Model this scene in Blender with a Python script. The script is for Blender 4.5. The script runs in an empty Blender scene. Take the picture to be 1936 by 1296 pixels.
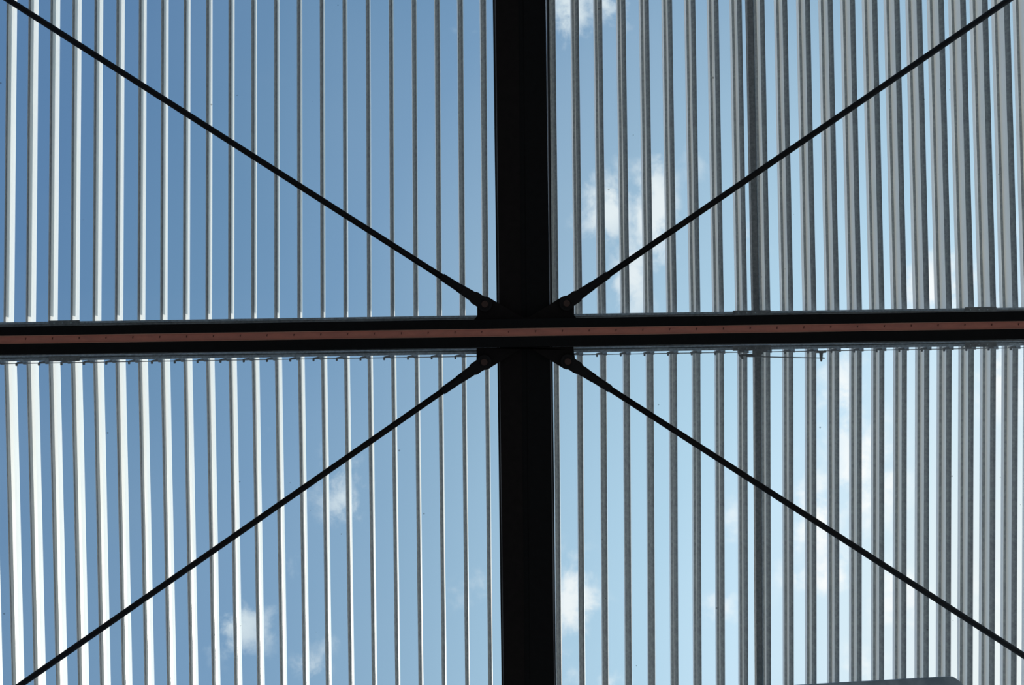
import bpy, bmesh, math, random
from mathutils import Matrix, Vector

random.seed(4)
scene = bpy.context.scene
C = scene.collection

# ------------------------------------------------------------------ camera
FPX = 1500.0            # focal length in pixels of the 1936 px wide frame
ROLL = 0.0100           # the camera is rolled by half a degree
EYE = 1.6               # eye height above the floor
cam_data = bpy.data.cameras.new('camera')
cam_data.sensor_width = 36.0
cam_data.lens = 36.0 * FPX / 1936.0
cam_data.clip_start = 0.05
cam_data.clip_end = 200
cam = bpy.data.objects.new('camera', cam_data)
C.objects.link(cam)
ca, sa = math.cos(ROLL), math.sin(ROLL)
m = Matrix(((ca, sa, 0, 0), (sa, -ca, 0, 0), (0, 0, -1, EYE), (0, 0, 0, 1)))
cam.matrix_world = m
scene.camera = cam

# ------------------------------------------------------------------ exposure
scene.view_settings.view_transform = 'Standard'
scene.view_settings.look = 'None'
scene.view_settings.exposure = 0.0
scene.view_settings.gamma = 1.0
scene.view_settings.use_curve_mapping = False

# ------------------------------------------------------------------ sun
SUN_DIR = Vector((1.05, 0.55, 1.0)).normalized()     # towards the sun
sd = bpy.data.lights.new('sun', 'SUN')
sd.energy = 3.15
sd.angle = math.radians(0.6)
sd.color = (1.0, 0.97, 0.92)
sun = bpy.data.objects.new('sun', sd)
sun.rotation_euler = SUN_DIR.to_track_quat('Z', 'Y').to_euler()
sun.location = (6, 5, 12)
C.objects.link(sun)

# ------------------------------------------------------------------ world: clear sky, bright towards the sun, with small clouds
world = bpy.data.worlds.new('World')
scene.world = world
world.use_nodes = True
nt = world.node_tree
nt.nodes.clear()
N, L = nt.nodes, nt.links


def wmath(op, a, b=None, c=None, clamp=False):
    n = N.new('ShaderNodeMath')
    n.operation = op
    n.use_clamp = clamp
    for i, v in enumerate((a, b, c)):
        if v is None:
            continue
        if isinstance(v, (int, float)):
            n.inputs[i].default_value = v
        else:
            L.new(v, n.inputs[i])
    return n.outputs[0]


def wvec(op, a, b):
    n = N.new('ShaderNodeVectorMath')
    n.operation = op
    for i, v in enumerate((a, b)):
        if isinstance(v, (tuple, Vector)):
            n.inputs[i].default_value = tuple(v)
        else:
            L.new(v, n.inputs[i])
    return n


def wmix(f, a, b):
    n = N.new('ShaderNodeMix')
    n.data_type = 'RGBA'
    if isinstance(f, (int, float)):
        n.inputs[0].default_value = f
    else:
        L.new(f, n.inputs[0])
    for k, v in ((6, a), (7, b)):
        if isinstance(v, tuple):
            n.inputs[k].default_value = v + (1,)
        else:
            L.new(v, n.inputs[k])
    return n.outputs[2]


tc = N.new('ShaderNodeTexCoord')
nrm = wvec('NORMALIZE', tc.outputs['Generated'], (0, 0, 0)).outputs[0]
dots = wvec('DOT_PRODUCT', nrm, tuple(SUN_DIR)).outputs['Value']
ang = wmath('ARCCOSINE', wmath('MINIMUM', dots, 0.99999))
ramp = N.new('ShaderNodeValToRGB')
t = wmath('DIVIDE', ang, 1.6)
L.new(t, ramp.inputs[0])
cr = ramp.color_ramp
cr.interpolation = 'LINEAR'


def lin(r, g, b):
    f = lambda c: (c / 255 / 12.92) if c / 255 <= 0.04045 else ((c / 255 + 0.055) / 1.055) ** 2.4
    return (f(r), f(g), f(b))


stops = [(0.0, lin(255, 255, 255)), (0.16, lin(246, 253, 255)), (0.24, lin(224, 243, 255)), (0.315, lin(206, 234, 254)), (0.38, lin(185, 219, 242)), (0.55, lin(149, 183, 212)),
         (0.687, lin(119, 157, 195)), (0.787, lin(108, 146, 184)), (0.888, lin(96, 134, 177)), (1.0, lin(90, 128, 172))]
cr.elements[0].position, cr.elements[0].color = stops[0][0], stops[0][1] + (1,)
cr.elements[1].position, cr.elements[1].color = stops[-1][0], stops[-1][1] + (1,)
for p, c in stops[1:-1]:
    e = cr.elements.new(p)
    e.color = c + (1,)
sky_col = ramp.outputs[0]

# cloud coordinates: the direction projected on a level cloud deck
sep = N.new('ShaderNodeSeparateXYZ')
L.new(nrm, sep.inputs[0])
zc = wmath('MAXIMUM', sep.outputs[2], 0.12)
u = wmath('DIVIDE', sep.outputs[0], zc)
v = wmath('DIVIDE', sep.outputs[1], zc)
comb = N.new('ShaderNodeCombineXYZ')
L.new(u, comb.inputs[0])
L.new(v, comb.inputs[1])
noise = N.new('ShaderNodeTexNoise')
noise.inputs['Scale'].default_value = 17.0
noise.inputs['Detail'].default_value = 9.0
noise.inputs['Roughness'].default_value = 0.62
noise.inputs['Distortion'].default_value = 0.25
L.new(comb.outputs[0], noise.inputs['Vector'])
big = N.new('ShaderNodeTexNoise')
big.inputs['Scale'].default_value = 1.7
big.inputs['Detail'].default_value = 3.0
L.new(comb.outputs[0], big.inputs['Vector'])
# individual clouds on the deck: (x, y, radius x, radius y, density)
CLOUDS = [(1075, 25, 48, 75, .85), (1150, -5, 60, 60, .8), (1150, 390, 58, 75, .85), (1235, 400, 45, 110, .95), (1195, 520, 45, 90, .75),
          (1410, 460, 45, 45, .35), (650, 930, 50, 80, .68), (455, 1180, 60, 65, .72), (588, 1262, 40, 30, .65), (612, 1225, 40, 40, .35),
          (885, 1110, 70, 50, .38), (1088, 1140, 52, 95, .9), (1120, 1290, 60, 35, .7), (1360, 1155, 45, 55, .5), (1385, 990, 40, 65, .5),
          (1600, 760, 60, 110, .8), (1640, 900, 70, 130, .9), (1545, 980, 50, 90, .95), (1560, 1090, 80, 60, .8), (1700, 1130, 60, 90, .8),
          (1780, 545, 75, 75, .9), (1900, 700, 70, 120, .7), (540, 1060, 45, 40, .35), (495, 860, 40, 50, .25), (880, 60, 40, 12, .3),
          (1640, 1270, 90, 50, .5), (1880, 1120, 60, 120, .55), (2060, 420, 120, 160, .8), (2150, 1250, 200, 160, .8), (1320, 300, 40, 60, .3),
          (-240, 420, 130, 90, .6), (820, -220, 140, 80, .7), (700, 1480, 160, 80, .8), (1500, 1560, 190, 110, .8), (-200, 1400, 150, 100, .6)]
acc = None
for (px, py, rx, ry, dn) in CLOUDS:
    dx, dy = (px - 968) / FPX, (py - 648) / FPX
    cx_, cy_ = dx * ca - dy * sa, dx * sa + dy * ca
    du = wmath('MULTIPLY', wmath('SUBTRACT', u, cx_), FPX / rx)
    dv = wmath('MULTIPLY', wmath('SUBTRACT', v, cy_), FPX / ry)
    d2 = wmath('ADD', wmath('MULTIPLY', du, du), wmath('MULTIPLY', dv, dv))
    g = wmath('MULTIPLY', wmath('EXPONENT', wmath('MULTIPLY', d2, -0.8)), dn)
    acc = g if acc is None else wmath('MAXIMUM', acc, g)
dens = wmath('ADD', wmath('MULTIPLY', acc, 0.62), wmath('MULTIPLY', wmath('SUBTRACT', noise.outputs[0], 0.5), 1.8))
dens = wmath('ADD', dens, wmath('MULTIPLY', wmath('SUBTRACT', big.outputs[0], 0.5), 0.15))
mr = N.new('ShaderNodeMapRange')
mr.interpolation_type = 'SMOOTHSTEP'
mr.inputs['From Min'].default_value = 0.14
mr.inputs['From Max'].default_value = 0.60
L.new(dens, mr.inputs['Value'])
cl = wmath('MULTIPLY', mr.outputs[0], wmath('MULTIPLY', acc, 1.25, clamp=True))
haze = wmath('MULTIPLY', wmath('SUBTRACT', big.outputs[0], 0.45), 0.25, clamp=True)
cl = wmath('MAXIMUM', cl, haze)
cloud_col = wmix(wmath('MULTIPLY', wmath('SUBTRACT', ang, 0.45), 1.25, clamp=True), (1.04, 1.05, 1.06), lin(208, 225, 236))
full = wmix(cl, sky_col, cloud_col)
ground = wmath('LESS_THAN', sep.outputs[2], 0.0)
full = wmix(ground, full, (0.10, 0.10, 0.095))
bg = N.new('ShaderNodeBackground')
bg.inputs['Strength'].default_value = 1.0
L.new(full, bg.inputs[0])
out = N.new('ShaderNodeOutputWorld')
L.new(bg.outputs[0], out.inputs[0])


# ------------------------------------------------------------------ helpers
def W(px, py, Z):
    """the world point seen at px, py of the photograph, Z metres above the lens"""
    dx, dy = (px - 968) * Z / FPX, (py - 648) * Z / FPX
    return Vector((dx * ca - dy * sa, dx * sa + dy * ca, EYE + Z))


def new_mat(name, col, rough=0.5, metal=0.0, var=0.0, scale=20.0, stretch=(1, 1, 1), bump=0.0, spec=0.5, col2=None, coat=0.0):
    mt = bpy.data.materials.new(name)
    mt.use_nodes = True
    n, l = mt.node_tree.nodes, mt.node_tree.links
    b = n['Principled BSDF']
    b.inputs['Roughness'].default_value = rough
    b.inputs['Metallic'].default_value = metal
    b.inputs['Specular IOR Level'].default_value = spec
    tcn = n.new('ShaderNodeTexCoord')
    mp = n.new('ShaderNodeMapping')
    mp.inputs['Scale'].default_value = stretch
    l.new(tcn.outputs['Object'], mp.inputs[0])
    nz = n.new('ShaderNodeTexNoise')
    nz.inputs['Scale'].default_value = scale
    nz.inputs['Detail'].default_value = 5
    nz.inputs['Roughness'].default_value = 0.65
    l.new(mp.outputs[0], nz.inputs['Vector'])
    mx = n.new('ShaderNodeMix')
    mx.data_type = 'RGBA'
    rmp = n.new('ShaderNodeMapRange')
    rmp.inputs['From Min'].default_value = 0.35
    rmp.inputs['From Max'].default_value = 0.65
    l.new(nz.outputs[0], rmp.inputs['Value'])
    l.new(rmp.outputs[0], mx.inputs[0])
    c2 = col2 if col2 else tuple(c * (1 - var) for c in col)
    mx.inputs[6].default_value = tuple(col) + (1,)
    mx.inputs[7].default_value = tuple(c2) + (1,)
    l.new(mx.outputs[2], b.inputs['Base Color'])
    if bump:
        bp = n.new('ShaderNodeBump')
        bp.inputs['Strength'].default_value = bump
        bp.inputs['Distance'].default_value = 0.002
        l.new(nz.outputs[0], bp.inputs['Height'])
        l.new(bp.outputs[0], b.inputs['Normal'])
    return mt


M_blade = new_mat('blade_aluminium', (0.95, 0.925, 0.87), rough=0.30, metal=0.22, var=0.05, scale=9, stretch=(8, 0.6, 8), bump=0.02)
M_under_shade = new_mat('grey_underside_shade', (0.40, 0.44, 0.47), rough=0.6, metal=0.1, scale=60, col2=(0.26, 0.29, 0.32), bump=0.1)  # speckled grey; its dark tone puts the downward faces' shade into the colour
M_galv = new_mat('galvanised_steel', (0.66, 0.72, 0.77), rough=0.5, metal=0.3, scale=70, col2=(0.36, 0.40, 0.45), bump=0.1)
M_dgalv = new_mat('weathered_steel', (0.36, 0.35, 0.345), rough=0.55, metal=0.2, scale=60, col2=(0.22, 0.22, 0.22), bump=0.1)
M_black = new_mat('black_painted_steel', (0.0075, 0.0075, 0.008), rough=0.6, var=0.3, scale=30, bump=0.05, spec=0.15)
M_brblack = new_mat('brown_black_painted_steel', (0.013, 0.0095, 0.009), rough=0.6, var=0.3, scale=30, bump=0.05, spec=0.15)
M_recess = new_mat('recess_black', (0.008, 0.008, 0.008), rough=0.8, var=0.2, scale=30, spec=0.1)
M_rod = new_mat('black_painted_rod', (0.013, 0.011, 0.011), rough=0.55, var=0.3, scale=40, bump=0.05, spec=0.2)
M_strip = new_mat('copper_brown_strip', (0.72, 0.26, 0.18), rough=0.45, metal=0.0, scale=14, col2=(0.58, 0.215, 0.155), stretch=(1, 3, 1), bump=0.03)
M_lip = new_mat('strip_lip', (0.80, 0.42, 0.30), rough=0.5, var=0.15, scale=20)
M_mark = new_mat('slot_dark', (0.16, 0.06, 0.045), rough=0.8, var=0.2)
M_pin = new_mat('rusty_pin', (0.055, 0.024, 0.016), rough=0.6, scale=90, col2=(0.07, 0.03, 0.02), bump=0.2)
M_gasket = new_mat('gasket_rubber', (0.012, 0.016, 0.022), rough=0.4, var=0.2)
M_bead = new_mat('bead_aluminium', (0.45, 0.47, 0.50), rough=0.4, metal=0.3, var=0.1)
M_floor = new_mat('floor_concrete', (0.14, 0.138, 0.134), rough=0.8, scale=3, var=0.25, bump=0.1)
M_hous = new_mat('plate_grey_metal', (0.50, 0.60, 0.66), rough=0.3, metal=0.3, scale=6, col2=(0.26, 0.34, 0.40), stretch=(1, 1, 1))


def glass_mat():
    mt = bpy.data.materials.new('roof_glass')
    mt.use_nodes = True
    n, l = mt.node_tree.nodes, mt.node_tree.links
    n.clear()
    o = n.new('ShaderNodeOutputMaterial')
    tr = n.new('ShaderNodeBsdfTransparent')
    tr.inputs[0].default_value = (0.975, 0.99, 0.985, 1)
    gl = n.new('ShaderNodeBsdfGlossy')
    gl.inputs['Roughness'].default_value = 0.0
    fr = n.new('ShaderNodeFresnel')
    fr.inputs[0].default_value = 1.35
    mx = n.new('ShaderNodeMixShader')
    l.new(fr.outputs[0], mx.inputs[0])
    l.new(tr.outputs[0], mx.inputs[1])
    l.new(gl.outputs[0], mx.inputs[2])
    # dried dirt: sparse specks and a few yellowish smears
    tcn = n.new('ShaderNodeTexCoord')
    vo = n.new('ShaderNodeTexVoronoi')
    vo.inputs['Scale'].default_value = 9
    l.new(tcn.outputs['Object'], vo.inputs['Vector'])
    wn = n.new('ShaderNodeSeparateColor')
    l.new(vo.outputs['Color'], wn.inputs[0])
    sz = n.new('ShaderNodeMath')
    sz.operation = 'MULTIPLY_ADD'
    l.new(wn.outputs[0], sz.inputs[0])
    sz.inputs[1].default_value = 0.055
    sz.inputs[2].default_value = -0.014
    lt = n.new('ShaderNodeMath')
    lt.operation = 'LESS_THAN'
    l.new(vo.outputs['Distance'], lt.inputs[0])
    l.new(sz.outputs[0], lt.inputs[1])
    k1 = n.new('ShaderNodeMath')
    k1.operation = 'MULTIPLY'
    l.new(lt.outputs[0], k1.inputs[0])
    k1.inputs[1].default_value = 0.45
    nz = n.new('ShaderNodeTexNoise')
    nz.inputs['Scale'].default_value = 7
    nz.inputs['Detail'].default_value = 8
    nz.inputs['Roughness'].default_value = 0.75
    l.new(tcn.outputs['Object'], nz.inputs['Vector'])
    mr_ = n.new('ShaderNodeMapRange')
    mr_.inputs['From Min'].default_value = 0.68
    mr_.inputs['From Max'].default_value = 0.85
    mr_.inputs['To Max'].default_value = 0.35
    l.new(nz.outputs[0], mr_.inputs['Value'])
    mxm = n.new('ShaderNodeMath')
    mxm.operation = 'MAXIMUM'
    l.new(k1.outputs[0], mxm.inputs[0])
    l.new(mr_.outputs[0], mxm.inputs[1])
    df = n.new('ShaderNodeBsdfDiffuse')
    df.inputs[0].default_value = (0.20, 0.20, 0.14, 1)
    mx2 = n.new('ShaderNodeMixShader')
    l.new(mxm.outputs[0], mx2.inputs[0])
    l.new(mx.outputs[0], mx2.inputs[1])
    l.new(df.outputs[0], mx2.inputs[2])
    l.new(mx2.outputs[0], o.inputs[0])
    return mt


M_glass = glass_mat()


def link(name, me, mat, parent=None, loc=None):
    o = bpy.data.objects.new(name, me)
    C.objects.link(o)
    if mat is not None and len(me.materials) == 0:
        me.materials.append(mat)
    if loc is not None:
        o.location = loc
    if parent is not None:
        o.parent = parent
    return o


def tag(o, label=None, cat=None, group=None, kind=None):
    if label:
        o['label'] = label
    if cat:
        o['category'] = cat
    if group:
        o['group'] = group
    if kind:
        o['kind'] = kind
    return o


def empty(name, loc):
    o = bpy.data.objects.new(name, None)
    o.empty_display_size = 0.05
    o.location = loc
    C.objects.link(o)
    return o


def prism_mesh(name, bottom, z0, z1, org=Vector((0, 0, 0)), bevel=0.0):
    """extrude a plan outline (world x, y) from height z0 to z1"""
    bm = bmesh.new()
    vb = [bm.verts.new((p[0] - org.x, p[1] - org.y, z0 - org.z)) for p in bottom]
    vt = [bm.verts.new((p[0] - org.x, p[1] - org.y, z1 - org.z)) for p in bottom]
    n = len(bottom)
    bm.faces.new(vb)
    bm.faces.new(vt[::-1])
    for i in range(n):
        j = (i + 1) % n
        bm.faces.new((vb[i], vt[i], vt[j], vb[j]))
    bmesh.ops.recalc_face_normals(bm, faces=bm.faces)
    if bevel:
        bmesh.ops.bevel(bm, geom=list(bm.edges), offset=bevel, segments=2, affect='EDGES', profile=0.5)
    me = bpy.data.meshes.new(name)
    bm.to_mesh(me)
    bm.free()
    return me


def plate(name, pts, Z0, Z1, mat, parent=None, bevel=0.0, Zref=None):
    """plate whose plan outline, at distance Z0, covers the pixel outline pts"""
    org = parent.location if parent is not None else Vector((0, 0, 0))
    bottom = [W(x, y, Zref or Z0) for x, y in pts]
    if parent is None:
        cxy = sum(bottom, Vector()) / len(bottom)
        org = Vector((cxy.x, cxy.y, EYE + Z0))
    me = prism_mesh(name, bottom, EYE + Z0, EYE + Z1, org, bevel)
    return link(name, me, mat, parent, None if parent is not None else org)


def tube_mesh(name, sections, seg=20, org=Vector((0, 0, 0))):
    """round bar through (point, radius) sections"""
    bm = bmesh.new()
    ax = (sections[-1][0] - sections[0][0]).normalized()
    up = Vector((0, 0, 1)) if abs(ax.z) < 0.9 else Vector((1, 0, 0))
    a = ax.cross(up).normalized()
    b = ax.cross(a)
    rings = []
    for p, r in sections:
        rings.append([bm.verts.new(p - org + (a * math.cos(2 * math.pi * i / seg) + b * math.sin(2 * math.pi * i / seg)) * r) for i in range(seg)])
    for r0, r1 in zip(rings, rings[1:]):
        for i in range(seg):
            j = (i + 1) % seg
            f = bm.faces.new((r0[i], r0[j], r1[j], r1[i]))
            f.smooth = True
    bm.faces.new(rings[0])
    bm.faces.new(rings[-1])
    bmesh.ops.recalc_face_normals(bm, faces=bm.faces)
    me = bpy.data.meshes.new(name)
    bm.to_mesh(me)
    bm.free()
    return me


def tube(name, sections, mat, parent=None, seg=20):
    org = parent.location if parent is not None else sections[0][0]
    me = tube_mesh(name, sections, seg, org)
    return link(name, me, mat, parent, None if parent is not None else org)


XL, XR = -160, 2096          # how far the cross members run, in pixels


def ly(y0, y1):
    """height at pixel x of a line that is at y0 on the left border and y1 on the right border"""
    return lambda x: y0 + (y1 - y0) * x / 1936.0


def lx(x0, x1):
    return lambda y: x0 + (x1 - x0) * y / 1296.0


def hband(a, b, x0=XL, x1=XR):
    return [(x0, a(x0)), (x1, a(x1)), (x1, b(x1)), (x0, b(x0))]


def vband(a, b, y0=-140, y1=1436):
    return [(a(y0), y0), (b(y0), y0), (b(y1), y1), (a(y1), y1)]


# ------------------------------------------------------------------ floor
fl = prism_mesh('floor', [(-9, -9), (9, -9), (9, 9), (-9, 9)], -0.1, 0.0)
tag(link('floor', fl, M_floor), kind='structure')

Z_GUS = 3.045
Z_BEAM = 3.085       # underside of the main beam
Z_GLASS = 3.33
Z_RAIL = 3.43
Z_BLADE = 3.50

# ------------------------------------------------------------------ roof glazing: four panes
bl_l, bl_r = lx(931.5, 948.5), lx(1036, 1052)
top_e, bot_e = ly(616.0, 586.5), ly(673.5, 644)
gx0, gx1 = lx(-330, -330), lx(2266, 2266)
quads = [
    [(-330, -330), (bl_l(-330) + 3, -330), (bl_l(600) + 3, top_e(940) + 3), (-330, top_e(-330) + 3)],
    [(bl_r(-330) - 3, -330), (2266, -330), (2266, top_e(2266) + 3), (bl_r(600) - 3, top_e(1040) + 3)],
    [(-330, bot_e(-330) - 3), (bl_l(660) + 3, bot_e(940) - 3), (bl_l(1626) + 3, 1626), (-330, 1626)],
    [(bl_r(660) - 3, bot_e(1040) - 3), (2266, bot_e(2266) - 3), (2266, 1626), (bl_r(1626) - 3, 1626)],
]
for i, q in enumerate(quads):
    o = plate('window_%d' % (i + 1), q, Z_GLASS, Z_GLASS + 0.010, M_glass)
    tag(o, kind='structure')
    # the pane only needs its own two faces; the rim is polished glass too

# ------------------------------------------------------------------ main beam
mb = empty('main_girder', W(990, 648, Z_BEAM))
tag(mb, 'wide black steel roof beam running top to bottom through the middle', 'beam')
L0, L1 = lx(937.0, 952.5), lx(980.0, 991.8)
R1, R0 = lx(989.8, 1002.5), lx(1031.8, 1047.6)
plate('bottom_flange', vband(L0, L1), Z_BEAM, Z_BEAM + 0.02, M_brblack, mb)
plate('bottom_flange', vband(R1, R0), Z_BEAM, Z_BEAM + 0.02, M_black, mb)
plate('girder_web', vband(lx(941, 956.5), lx(1028, 1043.6)), Z_BEAM + 0.02, Z_GLASS - 0.006, M_recess, mb, Zref=Z_BEAM)
plate('centre_strip', vband(L1, R1), Z_BEAM + 0.004, Z_BEAM + 0.018, M_black, mb, Zref=Z_BEAM)
zg = Z_GLASS - 0.024
for (a, b, c) in (((931.6, 948.2), (935.0, 951.2), (937.3, 953.0)), ((1038.2, 1051.3), (1034.6, 1049.4), (1032.6, 1046.9))):
    g = plate('glazing_gasket', vband(lx(*a), lx(*b)) if a[0] < b[0] else vband(lx(*b), lx(*a)), zg, Z_GLASS, M_gasket, mb)
    plate('glazing_bead', vband(lx(*b), lx(*c)) if b[0] < c[0] else vband(lx(*c), lx(*b)), zg + 0.002, Z_GLASS, M_bead, mb)

# ------------------------------------------------------------------ cross beam with its copper brown strip
E1, E2, E3, E4 = ly(618.5, 588.5), ly(635.3, 607.3), ly(651.0, 622.2), ly(671.5, 642.0)
cb = empty('cross_girder', W(968, 630, 3.0))
tag(cb, 'black steel cross beam running left to right with a copper brown strip beneath', 'beam')
plate('side_flange', hband(E1, E2), 3.0, 3.0445, M_black, cb, bevel=0.001)
plate('side_flange', hband(E3, E4), 3.0, 3.0445, M_black, cb, bevel=0.001)
plate('girder_core', hband(lambda x: E1(x) + 6, lambda x: E4(x) - 6), 3.0455, Z_BEAM - 0.001, M_black, cb, Zref=3.0)
st = plate('copper_strip', hband(ly(636.5, 608.5), ly(650.0, 621.0)), 3.008, 3.03, M_strip, cb)
tag(st, 'copper brown strip recessed between the black flanges')
plate('strip_lip', hband(E2, ly(636.6, 608.5)), 3.004, 3.03, M_lip, cb)
plate('strip_lip', hband(ly(650.0, 621.0), E3), 3.004, 3.03, M_lip, cb)
for x0, x1 in ((XL, 928), (1060, XR)):
    plate('girder_web', hband(ly(625, 596), ly(665, 635), x0, x1), Z_BEAM + 0.001, Z_GLASS - 0.006, M_black, cb, Zref=3.0)
# small dark slots along the strip
bm = bmesh.new()
k = -18
while 809.3 + 50.75 * k < XR:
    x = 809.3 + 50.75 * k
    if x > XL:
        yc = ly(642.0, 613.3)(x)
        p = W(x, yc, 3.007) - cb.location
        s = 3.0 / FPX
        for (ox, oy, wx, wy) in ((0, 0, 0.5, 1.8), (0.8, -1.4, 0.6, 0.5)):
            r = bmesh.ops.create_cube(bm, size=1)
            bmesh.ops.scale(bm, verts=r['verts'], vec=(2 * wx * s, 2 * wy * s, 0.003))
            bmesh.ops.translate(bm, verts=r['verts'], vec=p + Vector((ox * s, oy * s, 0)))
    k += 1
me = bpy.data.meshes.new('slot_marks')
bm.to_mesh(me)
bm.free()
tag(link('slot_marks', me, M_mark, cb), 'row of tiny dark slots along the copper strip', kind='stuff')


# ------------------------------------------------------------------ gusset plates (above and below the cross beam)
def arc(cx, cy, r, a0, a1, n=8):
    return [(cx + r * math.cos(math.radians(a0 + (a1 - a0) * i / n)), cy + r * math.sin(math.radians(a0 + (a1 - a0) * i / n))) for i in range(n + 1)]


P_UL, P_UR, P_LL, P_LR = (917.0, 576.0), (1070.5, 574.5), (915.8, 685.0), (1072.8, 683.8)
up = [(894, 606.5), (902, 598)] + arc(P_UL[0], P_UL[1], 15.2, 172, 302, 10) + [(984, 598.5), (992, 601), (1001, 599.5)] + \
    arc(P_UR[0], P_UR[1], 15.2, 238, 368, 10) + [(1085.5, 596), (1091, 603.5)]
lo = [(901, 658.5)] + arc(P_LL[0], P_LL[1], 15.2, 188, 58, 10)[::1] + [(985, 659), (990, 657.5), (998, 657.2), (1003, 658.5)] + \
    arc(P_LR[0], P_LR[1], 15.2, 122, -8, 10) + [(1084.5, 662), (1084.5, 655.5)]


def gusset(pts, label, seam):
    g = empty('gusset_plate', W(992, 600 if 'above' in label else 660, Z_GUS))
    tag(g, label, 'plate')
    o = plate('plate_body', pts, Z_GUS, Z_GUS + 0.018, M_brblack, g, bevel=0.0008)
    return g


g_up = gusset(up, 'black steel gusset plate with two lugs just above the cross beam', None)
g_lo = gusset(lo, 'black steel gusset plate with two lugs just below the cross beam', None)


# ------------------------------------------------------------------ tension rods with fork ends
def tension_rod(pivot, far, label):
    Zc = Z_GUS + 0.009
    s = Zc / FPX
    P = W(pivot[0], pivot[1], Zc)
    Q = W(far[0], far[1], Zc)
    d = (Q - P).normalized()
    n = Vector((-d.y, d.x, 0))
    root = empty('tension_rod', P)
    tag(root, label, 'rod', 'diagonal tension rods of the roof bracing')
    tube('rod', [(P + d * 90 * s, 5.8 * s), (P + d * 300 * s, 5.8 * s), (Q, 5.8 * s)], M_rod, root, 20)
    sl = tube('sleeve', [(P + d * 20.5 * s, 8.2 * s), (P + d * 22 * s, 9.4 * s), (P + d * 58 * s, 8.6 * s), (P + d * 60 * s, 7.9 * s), (P + d * 96 * s, 7.3 * s), (P + d * 97 * s, 6.0 * s)], M_rod, root, 20)
    # fork: two cheeks, each a flaring plate with a round eye
    prof = []
    for i in range(13):
        t_ = math.radians(60 + 240 * i / 12)
        prof.append((math.cos(t_) * 14.0, math.sin(t_) * 14.0))
    prof += [(14, -11.6), (22, -12.0), (27, -10.4), (27.5, -9.8), (27.5, 9.8), (27, 10.4), (22, 12.0), (14, 11.6)]
    for z0, z1 in ((-0.024, -0.0115), (0.0115, 0.024)):
        pts = [P + d * (a * s) + n * (b * s) for a, b in prof]
        me_ = prism_mesh('fork_cheek', pts, P.z + z0, P.z + z1, P, 0.0006)
        link('fork_cheek', me_, M_rod, root)
    # throat joining the two cheeks behind the eye
    pts = [P + d * (a * s) + n * (b * s) for a, b in ((19, -9), (33, -9.6), (50, -8.4), (50, 8.4), (33, 9.6), (19, 9))]
    link('fork_throat', prism_mesh('fork_throat', pts, P.z - 0.0235, P.z + 0.0235, P, 0.003), M_rod, root)
    up_ = Vector((0, 0, 1))
    pn = tube('pin', [(P - up_ * 0.029, 5.6 * s), (P - up_ * 0.0285, 6.3 * s), (P + up_ * 0.028, 6.3 * s)], M_pin, root, 24)
    tag(pn, 'rusty brown pin head')
    # washer ring under the pin head
    tube('washer', [(P - up_ * 0.0262, 8.6 * s), (P - up_ * 0.0242, 8.8 * s)], M_rod, root, 24)
    c = P + d * (7.4 * s) + n * (2.0 * s)
    tube('split_pin', [(c - n * 3 * s - up_ * 0.028, 0.8 * s), (c + n * 3 * s - up_ * 0.028, 0.8 * s)], M_rod, root, 8)
    return root


def far_pt(p, slope_sign_x, slope, x_end):
    return (x_end, p[1] + slope * (x_end - p[0]))


tension_rod(P_UL, far_pt(P_UL, -1, 0.6395, -170), 'black tension rod with fork end running from the centre to the upper left corner')
tension_rod(P_UR, far_pt(P_UR, 1, -0.6870, 2106), 'black tension rod with fork end running from the centre to the upper right corner')
tension_rod(P_LL, far_pt(P_LL, -1, -0.6965, -170), 'black tension rod with fork end running from the centre to the lower left corner')
tension_rod(P_LR, far_pt(P_LR, 1, 0.6450, 2106), 'black tension rod with fork end running from the centre to the lower right edge')

# ------------------------------------------------------------------ galvanised rails above the glass


def rail(outer, inner, side, label):
    r = empty('roof_rail', W(968, outer(968), Z_RAIL))
    tag(r, label, 'rail')
    sgn = 1 if side == 'low' else -1
    h1 = lambda f, d: (lambda x: f(x) + d)
    a = h1(outer, 0)
    b = h1(outer, -sgn * 5.2)
    c = h1(inner, 0)
    if side == 'low':
        plate('rail_lip', hband(b, a), Z_RAIL, Z_RAIL + 0.05, M_galv, r, bevel=0.0008)
        plate('rail_roll', hband(c, h1(b, -0.8)), Z_RAIL + 0.004, Z_RAIL + 0.03, M_galv, r, bevel=0.006)
        plate('rail_back', hband(h1(c, -8), h1(b, 0)), Z_RAIL + 0.032, Z_RAIL + 0.05, M_dgalv, r)
    else:
        plate('rail_lip', hband(a, h1(a, 4.2)), Z_RAIL, Z_RAIL + 0.05, M_galv, r, bevel=0.0008)
        plate('rail_back', hband(h1(a, 4.6), h1(c, 6)), Z_RAIL + 0.004, Z_RAIL + 0.05, M_dgalv, r)
    return r


ru_out, rl_out = ly(609.8, 581.4), ly(684.0, 653.6)
r_up = rail(ru_out, ly(619, 590), 'up', 'long galvanised rail along the upper edge of the cross beam')
r_lo = rail(rl_out, ly(673.5, 644.5), 'low', 'long galvanised rail along the lower edge of the cross beam')
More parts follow.
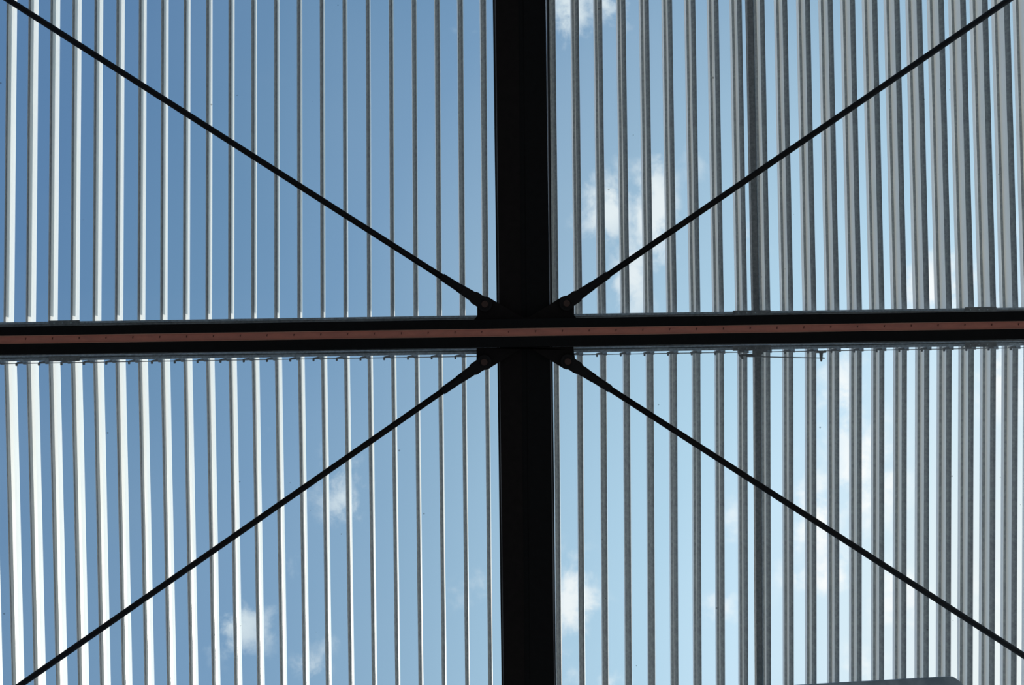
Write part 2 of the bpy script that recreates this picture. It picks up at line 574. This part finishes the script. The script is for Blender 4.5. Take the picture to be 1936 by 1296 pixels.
# joint plates where rail lengths meet
for (x0, x1) in ((92, 150), (1386, 1457), (1825, 1884)):
    a = lambda x: ru_out(x) - 1.9
    b = lambda x: ru_out(x) + 7
    plate('joint_plate', hband(a, b, x0, x1), Z_RAIL - 0.004, Z_RAIL - 0.0005, M_dgalv, r_up)
    a = lambda x: rl_out(x) + 1.6
    b = lambda x: rl_out(x) - 8
    plate('joint_plate', hband(b, a, x0, x1), Z_RAIL - 0.004, Z_RAIL - 0.0005, M_dgalv, r_lo)
    for dx in (10, 26, 42):
        for r_, f_ in ((r_up, lambda x: ru_out(x) + 3), (r_lo, lambda x: rl_out(x) - 3)):
            p = W(x0 + dx, f_(x0 + dx), Z_RAIL - 0.004)
            tube('rivet', [(p - Vector((0, 0, 0.002)), 0.0022), (p + Vector((0, 0, 0.001)), 0.0034)], M_galv, r_, 10)

# ------------------------------------------------------------------ louvre blades
U = Z_BLADE / FPX       # one pixel at blade height
PROFILE = [(0, 0), (-2.5, 2.2), (-6.3, 6), (-6.0, 28.6), (-10.2, 28.9), (-10.9, 29.8), (-12.6, 36.4), (-12.0, 37.2), (-6.8, 37.4), (-6.2, 36.6),
           (-0.2, 17), (1.2, 7.4), (0.7, 0.8)]


NOSE_SHADE = [(0.4, -0.3), (-3.0, 1.9), (-7.0, 5.7), (-6.6, 6.6), (-3.0, 3.2), (0.4, 0.9)]  # thin overlay that paints shade along the blade's bottom face
LEDGE_SHADE = [(-6.1, 28.3), (-10.7, 28.5), (-10.7, 29.3), (-6.1, 29.3)]  # same painted shade for the downward face of the ledge
ZMIN = {}


def blade_mesh(name, sign, tilt, length, prof, mat):
    bm_ = bmesh.new()
    ct, stt = math.cos(tilt), math.sin(tilt)
    pr = []
    for (x, z) in prof:
        z0 = z - 3
        pr.append((x * ct + z0 * stt, -x * stt + z0 * ct + 3))
    zmin = ZMIN.setdefault(tilt, min(p[1] for p in pr))
    ys = (0.0, sign * length)
    rings = [[bm_.verts.new((x * U, y, (z - zmin) * U)) for x, z in pr] for y in ys]
    n = len(pr)
    for i in range(n):
        j = (i + 1) % n
        bm_.faces.new((rings[0][i], rings[0][j], rings[1][j], rings[1][i]))
    bm_.faces.new(rings[0])
    bm_.faces.new(rings[1][::-1])
    bmesh.ops.recalc_face_normals(bm_, faces=bm_.faces)
    me_ = bpy.data.meshes.new(name)
    bm_.to_mesh(me_)
    bm_.free()
    me_.materials.append(mat)
    return me_


LEN = 780 * U
T_UP, T_LO = 0.0, math.radians(7.7)
me_up = blade_mesh('louvre_blade_upper', -1, T_UP, LEN, PROFILE, M_blade)
me_lo = blade_mesh('louvre_blade_lower', 1, T_LO, LEN, PROFILE, M_blade)
SUBS = {'upper': [('nose_shade_strip', blade_mesh('nose_shade_strip', -1, T_UP, LEN, NOSE_SHADE, M_under_shade)), ('ledge_shade_strip', blade_mesh('ledge_shade_strip', -1, T_UP, LEN, LEDGE_SHADE, M_under_shade))],
        'lower': [('nose_shade_strip', blade_mesh('nose_shade_strip', 1, T_LO, LEN, NOSE_SHADE, M_under_shade)), ('ledge_shade_strip', blade_mesh('ledge_shade_strip', 1, T_LO, LEN, LEDGE_SHADE, M_under_shade))]}

KEYS = [(0, 9.9), (5, 221.0), (10, 436.2), (15, 655.3), (20, 878.7), (24, 1055.8), (28, 1235.0), (32, 1412.7), (36, 1586.7), (40, 1757.3), (44, 1925.0)]


def blade_x(k):
    ks = KEYS
    if k <= ks[0][0]:
        return ks[0][1] + (k - ks[0][0]) * 42.2
    for (k0, x0), (k1, x1) in zip(ks, ks[1:]):
        if k <= k1:
            return x0 + (x1 - x0) * (k - k0) / (k1 - k0)
    return ks[-1][1] + (k - ks[-1][0]) * 42.0


ORD = ['first', 'second', 'third', 'fourth', 'fifth', 'sixth', 'seventh', 'eighth', 'ninth', 'tenth', 'eleventh', 'twelfth', 'thirteenth', 'fourteenth',
       'fifteenth', 'sixteenth', 'seventeenth', 'eighteenth', 'nineteenth', 'twentieth', 'twenty-first', 'twenty-second', 'twenty-third', 'twenty-fourth']
link_line = ly(688.2, 658.0)
# crank arm and bolt of the lower blades, local to the blade
arm_len = 18.0


def local_prism(name, pts, z0, z1, mat):
    me_ = prism_mesh(name, [(x * U, y * U) for x, y in pts], z0, z1)
    me_.materials.append(mat)
    return me_


me_arm = local_prism('crank_arm', [(-19, 12.2), (-17, 11.4), (-9, 9.6), (-1, 9.0), (0.5, 10), (0.5, 14.2), (-9, 13.4), (-17, 15.0), (-19, 15.0)], -0.010, -0.0005, M_dgalv)
me_bolt = local_prism('bolt', [(-19.2, 12.5), (-15.8, 12.5), (-15.8, 17.6), (-16.6, 18.6), (-18.4, 18.6), (-19.2, 17.6)], -0.016, -0.0105, M_dgalv)
me_pivot = local_prism('pivot_bracket', [(-8, 8.0), (1.5, 8.0), (1.5, 16.0), (-6, 16.0)], -0.0112, -0.0102, M_galv)

for k in range(-1, 46):
    xk = blade_x(k)
    rel = (xk - 968) / 830.0
    if k <= 21:
        side, nth = 'left', 21 - k
        look = 'white sunlit' if k < 13 else 'slim grey'
    elif k >= 24:
        side, nth = 'right', k - 24
        look = 'grey ribbed'
    else:
        side, nth = None, None
        look = 'slim grey'
    for bank in ('upper', 'lower'):
        where = 'above' if bank == 'upper' else 'below'
        if side:
            lab = '%s louvre blade %s the cross beam, %s to the %s of the main beam' % (look, where, ORD[nth], side)
        else:
            lab = 'slim grey louvre blade %s the cross beam behind the %s half of the main beam' % (where, 'left' if k == 22 else 'right')
        if bank == 'upper':
            y = ru_out(xk) + 6
            sl = 0.0095 + 0.0165 * rel
            o = link('louvre_blade', me_up, None, None, W(xk, y, Z_BLADE))
            o.rotation_euler = (0, 0, -(sl - ROLL))
        else:
            y = link_line(xk) - 14
            sl = 0.0095 - 0.0125 * rel
            o = link('louvre_blade', me_lo, None, None, W(xk, y, Z_BLADE))
            o.rotation_euler = (0, 0, -(sl - ROLL))
            a = link('crank_arm', me_arm, None, o)
            b = link('bolt', me_bolt, None, a)
            link('pivot_bracket', me_pivot, None, o)
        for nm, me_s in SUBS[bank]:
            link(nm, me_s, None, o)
        tag(o, lab, 'louvre blade', 'louvre blades %s the cross beam' % where)

# thin linkage rod joining the crank arms
p0, p1 = (XL, link_line(XL)), (XR, link_line(XR))
Zl = Z_BLADE - 0.013
lk = tube('linkage_rod', [(W(p0[0], p0[1], Zl), 0.0019), (W(p1[0], p1[1], Zl), 0.0019)], M_dgalv, None, 10)
tag(lk, 'thin grey linkage rod running below the lower rail past every crank arm', 'rod')

# dark post (rail) between the blades right of the main beam
Zp = Z_BLADE - 0.045
for (bank, a, b) in (('above', lx(1412.4, 1438.5), (-140, 594)), ('below', lx(1423.2, 1430.6), (658, 1436))):
    y0, y1 = b
    w = 10.6
    pts = [(a(y0), y0), (a(y0) + w, y0), (a(y1) + w, y1), (a(y1), y1)]
    rt = empty('frame_bar', W(a(y0), y0, Zp))
    tag(rt, 'dark brown frame bar between grey louvre blades %s the cross beam' % bank, 'bar')
    plate('bar_body', pts, Zp, Zp + 0.030, M_dgalv, rt, bevel=0.0008)
    pts2 = [(a(y0) + w + 0.5, y0), (a(y0) + w + 2.0, y0), (a(y1) + w + 2.0, y1), (a(y1) + w + 0.5, y1)]
    plate('bar_fin', pts2, Zp + 0.006, Zp + 0.03, M_galv, rt)

# ------------------------------------------------------------------ drive linkage right of the frame bar
Zd = Z_RAIL - 0.02
dl = empty('drive_linkage', W(1402, 677, Zd))
tag(dl, 'dark steel drive lever with short push rod and clamp below the cross beam', 'lever')
plate('drive_lever', [(1396.5, 671.5), (1404, 669.4), (1440, 668.0), (1440, 673.5), (1410, 674.2), (1398, 674.8)], Zd, Zd + 0.006, M_dgalv, dl, bevel=0.0005)
plate('lever_block', [(1423, 661.5), (1441, 660.5), (1441, 670), (1436, 673.5), (1428, 674), (1423, 671)], Zd - 0.006, Zd - 0.0005, M_dgalv, dl, bevel=0.0008)
plate('lever_block', [(1412, 660), (1422, 660), (1422, 663.5), (1412, 664)], Zd - 0.004, Zd, M_dgalv, dl)
q = W(1402.3, 677, Zd)
tube('lever_bolt', [(q - Vector((0, 0, 0.012)), 0.006), (q + Vector((0, 0, 0.008)), 0.006)], M_dgalv, dl, 6)
tube('push_rod', [(W(1410, 674.4, Zd), 0.0022), (W(1557, 677.3, Zd), 0.0022)], M_dgalv, dl, 10)
cz = Zd + 0.006
plate('rod_clamp', [(1543.5, 664.6), (1562.5, 663.8), (1562.5, 667.2), (1556.2, 668), (1555.2, 680), (1553.8, 684.3), (1552.2, 684.3), (1550.8, 680), (1549.6, 668), (1543.5, 668)],
      cz, cz + 0.006, M_dgalv, dl, bevel=0.0005)
for xx in (1545.5, 1560):
    p = W(xx, 664, cz)
    tube('clamp_bolt', [(p - Vector((0, 0, 0.003)), 0.0035), (p + Vector((0, 0, 0.004)), 0.0035)], M_dgalv, dl, 6)
p = W(1557, 677.5, cz)
tube('clamp_bolt', [(p - Vector((0, 0, 0.006)), 0.0032), (p + Vector((0, 0, 0.002)), 0.0032)], M_dgalv, dl, 6)

# ------------------------------------------------------------------ grey plate at the lower right edge
Zh = Z_GLASS - 0.05
gp = empty('grey_plate', W(1650, 1300, Zh))
tag(gp, 'dark grey metal plate with a cut corner peeking in at the bottom right edge', 'plate')
plate('plate_body', [(1380, 1304.5), (1520, 1296.2), (1620, 1290.3), (1720, 1284.8), (1796, 1280.6), (1803, 1281), (1817, 1290.5), (1821, 1297), (1822, 1420), (1380, 1420)], Zh, Zh + 0.008,
      M_hous, gp, bevel=0.0012)
for (x, y) in ((1420, 1360), (1780, 1350)):
    p = W(x, y, Zh + 0.008)
    tube('stand_off', [(p, 0.008), (Vector((p.x, p.y, EYE + Z_GLASS - 0.001)), 0.008)], M_galv, gp, 12)
